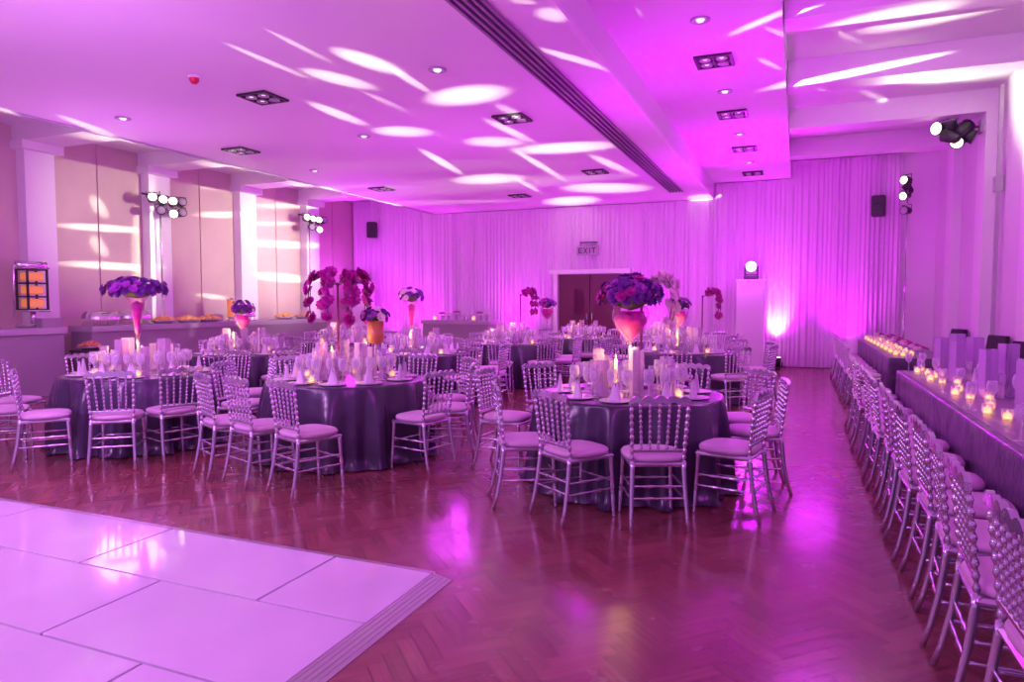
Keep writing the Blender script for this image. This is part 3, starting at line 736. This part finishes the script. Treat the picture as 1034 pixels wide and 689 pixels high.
def chafing(loc, rz, label):
    t = empty('chafing_dish', loc, rz, label, 'serving dish', 'covered serving dishes on the buffet')
    b = MB()
    for sx in (-1, 1):
        for sy in (-1, 1): b.tube([(sx*.25, sy*.15, 0), (sx*.23, sy*.14, .12)], .008, 6)
    b.box((0, 0, .11), (.54, .34, .04), bev=.01); b.build('stand', 'steel', t)
    b = MB(); n = 12; vs = []
    for i in range(n+1):
        a = PI*i/n
        for x in (-.26, .26): vs.append((x, -.16*math.cos(a), .13+.13*math.sin(a)))
    fs = [(2*i, 2*i+1, 2*i+3, 2*i+2) for i in range(n)]+[tuple(range(0, 2*n+2, 2)), tuple(range(2*n+1, 0, -2))]
    b.add(vs, fs, 0, True); l = b.build('lid', 'steel', t)
    b = MB(); b.tube([(-.06, -.13, .22), (-.06, -.18, .23), (.06, -.18, .23), (.06, -.13, .22)], .008, 6); b.build('handle', 'dark', l)
chafing((-11.75, 8.75, CT), PI/2, 'covered silver serving dish, nearest one on the long buffet')
chafing((-11.75, 9.4, CT), PI/2, 'covered silver serving dish, second on the long buffet')
chafing((-11.75, 12.2, CT), PI/2, 'covered silver serving dish between the pastries and the amber box')
def platter(loc, label, n, m, seed, R=.26, group='platters of pastries on the buffet', item='pastry', food='pastries'):
    t = empty('platter', loc, 0, label, 'platter', group); rng = random.Random(seed)
    b = MB(); b.lathe([(0, .03), (R*.6, .03), (R, .06), (R+.01, .055), (R*.65, .02), (R*.6, 0), (0, 0)], n=20); b.build('dish', 'steel', t)
    o = MB()
    for i in range(n):
        a = i*2.4; q = math.sqrt((i+.5)/n)*R*.8; cx, cy = q*math.cos(a), q*math.sin(a); rr = .035*rng.uniform(.85, 1.2)
        o.lathe([(0, 0), (rr, .004), (rr*1.1, rr*.6), (rr*.7, rr*1.1), (0, rr*1.25)], (cx, cy, .032+.10*(1-q/R)), 8, sx=rng.uniform(.9, 1.3))
    o = o.build(food, m, t); o['kind'] = 'stuff'
for i, (y, w_) in enumerate(((10.05, 0), (10.6, 1), (11.2, 0))):
    platter((-11.70+.05*w_, y, CT), 'steel platter of golden pastries on the long buffet, %s from the camera' % ords[i], 26, 'gold', i)
platter((-11.72, 13.6, CT), 'platter of golden pastries at the far end of the long buffet', 26, 'gold', 8)
platter((-11.72, 14.3, CT), 'platter of pale bread rolls at the far end of the long buffet', 22, 'bread', 9, food='bread_rolls')
platter((-11.7, 5.9, CT), 'platter of bread rolls on the near counter at far left', 24, 'bread', 10, food='bread_rolls')
platter((-11.7, 6.6, CT), 'steel platter of red and yellow fruit beside the amber lit cabinet', 22, 'fruit', 11, food='fruit_pieces')
t = empty('juice_dispenser', (-11.7, 11.85, CT), 0, 'tall amber drinks dispenser on the long buffet', 'drinks dispenser')
b = MB(); b.lathe([(0, 0), (.09, 0), (.09, .03), (.05, .04), (.05, .08), (.1, .09), (0, .09)], n=14); b.build('stand', 'steel', t)
b = MB(); b.lathe([(0, .09), (.09, .09), (.095, .12), (.095, .46), (.09, .48), (0, .48)], n=16); b.build('tank', 'amberlit', t)
b = MB(); b.lathe([(0, .52), (.03, .52), (.03, .50), (.1, .49), (.1, .48), (0, .48)], n=16); b.build('lid', 'steel', t)
b = MB(); b.tube([(.09, 0, .13), (.15, 0, .13), (.15, 0, .10)], .01, 6); b.build('tap', 'steel', t)
t = empty('crate', (-11.52, 7.66, CT), PI/2, 'low dark box in front of the amber lit cabinet', 'box')
b = MB()
for sx, sy, dx, dy in ((0, -1, .34, .012), (0, 1, .34, .012), (-1, 0, .012, .15), (1, 0, .012, .15)): b.box((sx*.165, sy*.07, .08), (dx, dy, .16))
b.box((0, 0, .008), (.32, .13, .016)); b.build('walls', 'counter', t)
# fruit basket on a low side table in the gap
t = empty('side_table', (-11.2, 8.13, 0), 0, 'small dark side table in the gap between the two buffet counters', 'table')
b = MB(); b.box((0, 0, .71), (.5, .42, .04), bev=.008); b.build('tabletop', 'dark', t)
for sx in (-1, 1):
    for sy in (-1, 1): b = MB(); b.tube([(sx*.21, sy*.17, 0), (sx*.21, sy*.17, .70)], .015); b.build('leg', 'dark', t)
platter((-11.2, 8.13, .73), 'basket of red fruit on the small side table between the counters', 22, 'fruit', 12, .2, food='fruit_pieces')
# things on the back buffet
BT = 1.05
for i, (x, m_, nm, hh) in enumerate(((-9.3, 'candle', 'c', .1), (-9.05, 'pink', 'f', .12), (-8.85, 'whitepetal', 'f', .12), (-8.6, 'pink', 'f', .16), (-8.35, 'whitepetal', 'f', .12), (-8.1, 'candle', 'c', .1), (-7.9, 'pink', 'f', .14), (-7.7, 'whitepetal', 'f', .14))):
    if nm == 'c': place(VO, (x, 16.85, BT), 0, 'glowing candle at the %s end of the small back buffet' % ('left' if i == 0 else 'right'), s=1.8)
    else:
        fl = empty('flower_posy', (x, 16.85, BT), 0, '%s posy on the small back buffet, %s item from its left end' % ('pink' if m_ == 'pink' else 'white', ords[i]), 'flowers', 'posies on the back buffet')
        b = MB(); b.lathe([(0, 0), (.04, 0), (.05, hh), (.045, hh), (0, .01)], n=10); b.build('vase', 'glass', fl)
        for q in range(8):
            a = q*2.4; blossom(fl, (.08*math.cos(a)*(q/8)**.5, .08*math.sin(a)*(q/8)**.5, hh+.06), m_, .05, (math.cos(a)*.5, math.sin(a)*.5, 1), 1.2)

# ------------------------------------------------------------------ stage lights
def parcan(parent, p, d, r=.085, L=.20, lens='lensw'):
    d = Vector(d).normalized(); p = Vector(p)
    b = MB(); b.tube([p-d*L, p-d*L*.8, p-d*.02, p+d*.02], [r*.45, r*.85, r, r*1.08], 14, cap=True); o = b.build('lamp_can', 'dark', parent)
    b = MB(); b.tube([p+d*.021, p+d*.032], [r*.92, r*.8], 14); b.build('lens', lens, o)
    b = MB(); s_ = d.cross(Vector((0, 0, 1))); s_ = s_.normalized() if s_.length > .1 else Vector((1, 0, 0))
    q = p-d*L*.4; b.tube([q+s_*r*1.1, q+s_*r*1.2+Vector((0, 0, .12)), q-s_*r*1.2+Vector((0, 0, .12)), q-s_*r*1.1], .008, 6); b.build('yoke', 'dark', o)
def stand(x, y, h_, label, dirs, rz=0, wall=False):
    t = empty('stage_light_stand', (x, y, 0), rz, label, 'stage light', 'stage light clusters')
    if not wall:
        b = MB(); b.tube([(0, 0, .25), (0, 0, 1.6)], .024, 10); b.tube([(0, 0, 1.55), (0, 0, h_+.1)], .017, 10); b.build('pole', 'steel', t)
        b = MB(); b.lathe([(0, 0), (.10, 0), (.10, .02), (.03, .03), (.03, .26), (0, .26)], n=16); b.build('base', 'dark', t)
    else:
        b = MB(); b.tube([(0, 0, h_), (wall, 0, h_)], .02, 8); b.box((wall-.02, 0, h_), (.04, .2, .2)); b.build('wall_bracket', 'grille', t)
    b = MB(); b.tube([(-.34, 0, h_), (.32, 0, h_)] if wall else [(0, -.42, h_), (0, .42, h_)], .02, 10); b.box((0, 0, h_), (.07, .12, .07), bev=.01); b.build('crossbar', 'dark', t)
    for k, (p, d) in enumerate(dirs): parcan(t, (p[0], p[1], h_+p[2]), d, .105 if wall else .088, .24 if wall else .2, 'lensw' if k in ((0, 2) if wall else (0, 1, 2, 5)) else 'grille')
L4 = [((.22, -.36, -.08), (.9, -.6, .2)), ((.23, -.12, -.1), (.9, -.5, .3)), ((.23, .12, -.1), (.9, -.7, .3)), ((.22, .36, -.08), (.9, -.4, .2)), ((.26, -.2, -.32), (.9, -.7, -.1)), ((.26, .1, -.36), (.9, -.6, -.1)), ((.24, .34, -.3), (.9, -.3, .1))]
stand(-12.17, 10.45, 3.72, 'tall silver stand topped by a cluster of lit spotlights, nearer one at the left wall', L4)
stand(-12.17, 15.15, 3.85, 'tall silver stand topped by a cluster of lit spotlights, farther one at the left wall', L4[:6])
R4 = [((-.28, -.02, .02), (-.8, -.7, -.1)), ((-.12, -.05, .10), (-.2, -.2, .9)), ((.0, -.05, -.22), (-.5, -.7, -.45)), ((.14, -.04, .02), (.5, .3, .5)), ((.22, -.02, -.16), (.6, -.1, -.3)), ((-.16, -.05, -.1), (-.6, .5, .4))]
stand(2.30, 13.05, 4.32, 'cluster of black spotlights on the right wall just below the ceiling beams', R4, wall=.34)
stand(2.12, 16.85, 4.0, 'stand with three lit spotlights at the back right corner', [((-.1, -.22, .1), (-.7, -.8, 0)), ((-.08, 0, -.2), (-.7, -.8, -.2)), ((.0, .25, .05), (-.3, .2, .6)), ((-.05, .02, -.5), (-.6, -.8, 0))])
# speakers
for x, label in ((-11.64, 'small black loudspeaker on the drapes at the back left corner'), (1.62, 'small black loudspeaker on the drapes at the back right corner')):
    t = empty('wall_speaker', (x, 17.33, 3.45), .25 if x < 0 else -.2, label, 'speaker')
    b = MB(); b.box((0, 0, .22), (.27, .22, .46), bev=.02); b.build('cabinet', 'dark', t)
    b = MB(); b.lathe([(0, 0), (.1, 0), (.1, .01), (.08, .012), (0, .004)], (0, 0, 0), 16); b.v = [(x_, -.112-z_, y_+.17) for x_, y_, z_ in b.v]; b.build('woofer', 'grille' if False else 'dark', t)
    b = MB(); b.box((0, .15, .25), (.05, .12, .05)); b.build('mount', 'dark', t)
# plinths with moving heads
for i, (x, label) in enumerate(((-11.75, 'left'), (-1.0, 'right'))):
    z = 2.05; y = 16.95
    t = empty('plinth', (x, y, 0), 0, 'tall white plinth carrying a moving-head light, %s of the double door' % label, 'plinth')
    b = MB(); b.box((0, 0, z/2), (.62, .40, z-.02), bev=.015); b.build('sleeve', 'white', t)
    b = MB(); b.box((0, 0, z), (.66, .44, .03)); b.build('top', 'white', t)
    h_ = empty('moving_head_light', (x, y, z+.016), 0, 'glowing moving-head spotlight on the %s plinth' % label, 'stage light')
    b = MB(); b.box((0, 0, .05), (.32, .26, .10), bev=.02); b.build('base', 'dark', h_)
    b = MB(); b.box((-.14, 0, .2), (.03, .1, .24), bev=.01); b.box((.14, 0, .2), (.03, .1, .24), bev=.01); b.box((0, 0, .11), (.3, .12, .03), bev=.01); b.build('yoke', 'dark', h_)
    d = Vector((0, -.95, -.1)).normalized(); p = Vector((0, -.10, .30)); b = MB(); b.tube([p-d*.24, p-d*.18, p-d*.02, p], [.05, .1, .125, .12], 18); l = b.build('head', 'dark', h_)
    b = MB(); b.tube([p+d*.001, p+d*.02], [.112, .09], 18); b.build('lens', 'lenshot', l)
# uplights on the floor
UPX = ((-11.0, 'in the back left corner'), (-9.85, 'left of the small back buffet'), (-7.0, 'between back buffet and door'), (-3.3, 'right of the double door'), (-.43, 'standing alone at the foot of the drapes'), (1.05, 'behind the far right chairs'))
for x, label in UPX:
    t = empty('uplight', (x, 17.12, 0), 0, 'small black floor uplight, %s' % label, 'uplight', 'uplights at the back drapes')
    b = MB(); b.box((0, 0, .015), (.22, .22, .03), bev=.006); b.tube([(0, 0, .05), (0, 0, .26)], [.10, .12], 16); b.build('body', 'dark', t)
    b = MB(); b.lathe([(.0, .268), (.105, .262), (.105, .26)], n=16); b.build('lens', 'lensm', t)
    b = MB(); b.tube([(-.13, 0, .03), (-.14, 0, .16)], .012, 6); b.tube([(.13, 0, .03), (.14, 0, .16)], .012, 6); b.build('yoke', 'dark', t)

# ------------------------------------------------------------------ lights
STREAKS = [
  (-4.6, 5.22, 4.07, -4.59, 6.08, 4.07, -4.64, 5.66, 4.07, -4.56, 5.59, 4.07, 'B1', 0.5),
  (-5.21, 5.34, 4.07, -5.16, 6.4, 4.07, -5.24, 5.87, 4.07, -5.14, 5.79, 4.07, 'B1', 0.6),
  (-4.34, 5.87, 4.07, -4.08, 6.63, 4.07, -4.33, 6.38, 4.07, -4.1, 6.1, 4.07, 'B1', 1.2),
  (-4.11, 6.48, 4.07, -4.14, 7.41, 4.07, -4.19, 6.99, 4.07, -4.06, 6.85, 4.07, 'B1', 0.8),
  (-5.01, 6.24, 4.07, -4.68, 6.98, 4.07, -4.97, 6.74, 4.07, -4.74, 6.47, 4.07, 'B1', 1.0),
  (-4.87, 7.11, 4.07, -4.83, 8.01, 4.07, -4.91, 7.6, 4.07, -4.8, 7.48, 4.07, 'B1', 0.35),
  (-5.77, 7.28, 4.07, -5.73, 8.35, 4.07, -5.87, 7.91, 4.07, -5.64, 7.66, 4.07, 'B1', 0.9),
  (-5.78, 8.75, 4.07, -5.13, 9.15, 4.07, -5.61, 9.19, 4.07, -5.32, 8.73, 4.07, 'B1', 1.0),
  (-4.26, 7.67, 4.07, -3.32, 7.75, 4.07, -3.93, 8.03, 4.07, -3.65, 7.41, 4.07, 'B1', 1.3),
  (-5.85, 10.24, 4.07, -6.15, 12.24, 4.07, -6.13, 11.36, 4.07, -5.86, 10.97, 4.07, 'B1', 0.9),
  (-4.83, 9.89, 4.07, -4.11, 10.26, 4.07, -4.6, 10.36, 4.07, -4.35, 9.81, 4.07, 'B1', 0.9),
  (-6.56, 12.9, 4.07, -5.28, 13.18, 4.07, -6.13, 13.53, 4.07, -5.71, 12.59, 4.07, 'B1', 1.0),
  (-4.04, 8.87, 4.07, -3.91, 10.27, 4.07, -4.06, 9.67, 4.07, -3.9, 9.39, 4.07, 'B1', 0.8),
  (-3.61, 8.22, 4.07, -3.52, 8.98, 4.07, -3.64, 8.72, 4.07, -3.49, 8.46, 4.07, 'B1', 0.5),
  (-4.32, 10.79, 4.07, -2.86, 11.01, 4.07, -3.69, 11.26, 4.07, -3.47, 10.57, 4.07, 'B1', 1.2),
  (-4.4, 10.85, 4.07, -4.51, 13.75, 4.07, -4.54, 12.32, 4.07, -4.36, 11.97, 4.07, 'B1', 0.8),
  (-2.41, 6.62, 4.07, -1.94, 7.44, 4.07, -2.22, 7.09, 4.07, -2.15, 6.94, 4.07, 'B1', 0.8),
  (-3.34, 11.71, 4.07, -3.07, 13.51, 4.07, -3.3, 12.8, 4.07, -3.13, 12.32, 4.07, 'B1', 0.7),
  (-4.76, 14.72, 4.07, -3.2, 15.37, 4.07, -4.14, 15.65, 4.07, -3.83, 14.48, 4.07, 'B1', 1.0),
  (-5.87, 16.55, 4.07, -4.65, 16.69, 4.07, -5.47, 17.3, 4.07, -5.06, 16.0, 4.07, 'B1', 1.1),
  (-2.48, 17.24, 4.07, -1.88, 17.32, 4.07, -2.24, 17.78, 4.07, -2.12, 16.8, 4.07, 'B1', 0.8),
  (-5.37, 13.14, 4.07, -5.53, 15.16, 4.07, -5.54, 14.29, 4.07, -5.35, 13.89, 4.07, 'B1', 0.6),
  (-2.15, 5.78, 4.07, -1.9, 5.97, 4.07, -2.08, 6.0, 4.07, -1.98, 5.75, 4.07, 'B1', 0.7),
  (-2.27, 5.45, 4.07, -2.1, 5.58, 4.07, -2.21, 5.56, 4.07, -2.17, 5.47, 4.07, 'B1', 0.5),
  (-9.68, 5.9, 4.07, -10.07, 6.73, 4.07, -10.0, 6.37, 4.07, -9.73, 6.22, 4.07, 'B1', 0.8),
  (-9.32, 6.47, 4.07, -9.66, 7.54, 4.07, -9.62, 7.06, 4.07, -9.35, 6.89, 4.07, 'B1', 0.7),
  (0.74, 9.56, 4.85, 2.07, 9.28, 4.85, 1.49, 9.64, 4.85, 1.39, 9.19, 4.85, 'B1', 1.2),
  (0.2, 11.76, 4.85, 1.84, 11.0, 4.85, 1.1, 11.55, 4.85, 1.04, 11.17, 4.85, 'B1', 1.0),
  (-0.2, 9.28, 4.85, 0.49, 8.76, 4.85, 0.18, 9.08, 4.85, 0.15, 8.93, 4.85, 'B1', 0.8),
  (0.2, 9.24, 4.85, 0.69, 9.99, 4.85, 0.43, 9.7, 4.85, 0.44, 9.52, 4.85, 'B1', 0.35),
  (0.77, 12.1, 4.85, 1.31, 13.01, 4.85, 1.03, 12.68, 4.85, 1.03, 12.41, 4.85, 'B1', 0.4),
  (-0.48, 8.88, 4.44, -0.27, 9.31, 4.44, -0.39, 9.15, 4.44, -0.36, 9.03, 4.44, 'B1', 0.5),
  (-12.5, 8.63, 2.95, -12.5, 10.32, 3.02, -12.5, 9.42, 2.92, -12.5, 9.44, 3.05, 'R2', 1.0),
  (-12.5, 8.68, 2.26, -12.5, 10.44, 2.25, -12.5, 9.5, 2.19, -12.5, 9.51, 2.33, 'R2', 1.0),
  (-12.5, 11.76, 4.15, -12.5, 12.67, 4.27, -12.5, 12.19, 4.14, -12.5, 12.2, 4.28, 'R2', 0.8),
  (-12.5, 11.74, 3.51, -12.5, 13.15, 3.67, -12.5, 12.41, 3.52, -12.5, 12.42, 3.66, 'R2', 0.9),
  (-12.5, 13.4, 3.02, -12.5, 15.67, 3.09, -12.5, 14.46, 2.96, -12.5, 14.48, 3.14, 'R2', 1.1),
  (-12.5, 13.41, 2.21, -12.5, 15.64, 2.16, -12.5, 14.45, 2.08, -12.5, 14.48, 2.29, 'R2', 1.1),
  (-12.5, 13.31, 3.47, -12.5, 15.27, 3.68, -12.5, 14.24, 3.51, -12.5, 14.24, 3.63, 'R2', 0.5),
  (-12.5, 13.6, 3.94, -12.5, 16.86, 4.39, -12.5, 15.1, 4.07, -12.5, 15.1, 4.23, 'R2', 0.9),
  (-12.5, 11.68, 1.71, -12.5, 12.49, 1.64, -12.5, 12.07, 1.62, -12.5, 12.09, 1.73, 'R2', 0.7),
  (-12.5, 9.21, 3.55, -12.5, 9.49, 3.21, -12.5, 9.26, 3.31, -12.5, 9.45, 3.46, 'R2', 0.6),
  (-12.5, 9.17, 2.78, -12.5, 9.48, 2.46, -12.5, 9.23, 2.54, -12.5, 9.42, 2.7, 'R2', 0.5),
  (-12.5, 13.53, 4.13, -12.5, 15.32, 1.01, -12.5, 13.38, 2.32, -12.5, 15.49, 3.01, 'R2', 0.35),
  (-12.5, 10.28, 3.88, -12.5, 10.18, 1.04, -12.5, 10.05, 2.45, -12.5, 10.42, 2.48, 'R2', 0.5),
]
SRC = {'B1': Vector((-4.2, -1.0, 1.7)), 'R2': Vector((1.5, 14.9, 3.6))}
CREAM = (1., .96, .68); GS = 1.0
for k, S in enumerate(STREAKS):
    a, b_, c, d = [Vector(S[i:i+3]) for i in (0, 3, 6, 9)]; s = SRC[S[12]].copy(); g = S[13]
    ua, ub = (a-s).normalized(), (b_-s).normalized(); uc, ud = (c-s).normalized(), (d-s).normalized()
    ax = (ua+ub).normalized(); M1 = (a+b_)/2
    along = (ub-ua); across = (uc-ud)
    # principal axes of the elliptical beam from two conjugate half-diameters
    e1 = ax.orthogonal().normalized(); e2 = ax.cross(e1)
    u = (ub-ua)/2; v = (uc-ud)/2
    u = (u.dot(e1), u.dot(e2)); v = (v.dot(e1), v.dot(e2))
    A_, B_, D_ = u[0]**2+v[0]**2, u[0]*u[1]+v[0]*v[1], u[1]**2+v[1]**2
    th = .5*math.atan2(2*B_, A_-D_); tr = (A_+D_)/2; dt = math.sqrt(((A_-D_)/2)**2+B_*B_)
    big, sm = math.sqrt(tr+dt), math.sqrt(max(1e-8, tr-dt))
    xl = (e1*math.cos(th)+e2*math.sin(th)).normalized(); zl = -ax; yl = zl.cross(xl)
    R = Matrix((xl, yl, zl)).transposed()
    l = bpy.data.lights.new('beam_%d' % k, 'SPOT'); l.shadow_soft_size = .008
    l.spot_size = 2*math.atan(big)*1.4; l.spot_blend = 1.; l.color = CREAM
    n = Vector((0, 0, 1)) if abs(a.z-b_.z) < .01 and a.z > 4 else Vector((1, 0, 0))
    dd = ((a+b_)/2-s).length; cs = max(.04, abs(ax.dot(n)))
    l.energy = GS*g*(44 if S[12] == 'B1' else 80)*dd*dd/cs*.8
    o = bpy.data.objects.new('beam', l); C.objects.link(o); o.location = s
    o.rotation_euler = R.to_euler(); o.scale = (1, max(.02, sm/big), 1)
# magenta uplights on the drapes and walls
MG = (.76, .0, 1.)
for x, _ in UPX:
    light('SPOT', 'uplight_beam', (x, 17.02, .32), 170, (.86, .0, 1.), (x, 17.45, 3.5), 100, 1, .05)
for x in (-11.75, -1.0):
    light('POINT', 'moving_head_glow', (x, 16.5, 2.38), 26, (.72, .02, 1.), rad=.15)
    light('SPOT', 'moving_head_beam', (x, 16.4, 2.45), 480, MG, (x+(2.2 if x < -5 else 0), 12.5, 4.2), 100, 1, .1)
light('SPOT', 'uplight_core', (-.43, 17.14, .30), 260, (1., .5, 1.), (-.43, 17.5, 1.1), 44, 1, .03)
# magenta wash of the raised bay, from added unseen spots
light('SPOT', 'wash_bay', (-.9, -.6, 2.3), 900, MG, (-1.0, 7.5, 4.44), 46, 1, .1)
light('SPOT', 'wash_bay', (-1.0, 8.6, 1.2), 250, MG, (-1.05, 8.7, 4.44), 80, 1, .1)
light('SPOT', 'wash_bay', (-1.0, 12.9, 1.2), 230, MG, (-1.05, 12.9, 4.44), 80, 1, .1)
# added unseen area lamps behind the camera, lavender fill
light('AREA', 'front_fill', (-5, -1.2, 3.4), 160, (.84, .34, 1.), (-6, 8, .5), rad=1.6)
light('AREA', 'front_fill', (1.2, -1.2, 3.4), 45, (.84, .06, 1.), (0, 8, .5), rad=1.2)
for x, y, e_, g_ in ((-9, 7.0, 85, .17), (-5.5, 3.6, 85, .2), (-5, 9.6, 60, .04), (-8.5, 13, 48, .03), (-2.5, 8.5, 36, .0), (.2, 6.5, 38, .06), (.3, 12.5, 32, .03), (-4.6, 14.4, 60, .0)):  # added lamps in mid-air, lifting the ambient light
    light('POINT', 'room_fill', (x, y, 2.2), e_, (.76, g_, 1.), rad=.4)
for y in (7.4, 10.0, 12.4):
    light('SPOT', 'white_spill', (-11.3, y+1.6, 3.4), 70, CREAM, (-10.3, y+.3, 4.5), 62, 1, .05)
# cream spill of the white stage lights onto the walls beside them
light('SPOT', 'white_spill', (1.5, 12.2, 3.9), 300, CREAM, (2.3, 10.8, 4.85), 120, 1, .06)
light('SPOT', 'white_spill', (1.3, 14.0, 3.5), 5200, CREAM, (-12.5, 13.2, 2.9), 22, 1, .06)
light('SPOT', 'white_spill', (1.3, 13.6, 3.5), 3000, CREAM, (-12.5, 9.6, 3.2), 16, 1, .06)

# purple world, added as ambient fill through the open end behind the camera
w = bpy.data.worlds.new('w'); bpy.context.scene.world = w; w.use_nodes = True
w.node_tree.nodes['Background'].inputs[0].default_value = (.60, .24, .85, 1); w.node_tree.nodes['Background'].inputs[1].default_value = .55
sc = bpy.context.scene
sc.view_settings.view_transform = 'Standard'; sc.view_settings.look = 'None'; sc.view_settings.gamma = 1; sc.view_settings.exposure = .29
sc.view_settings.use_curve_mapping = False
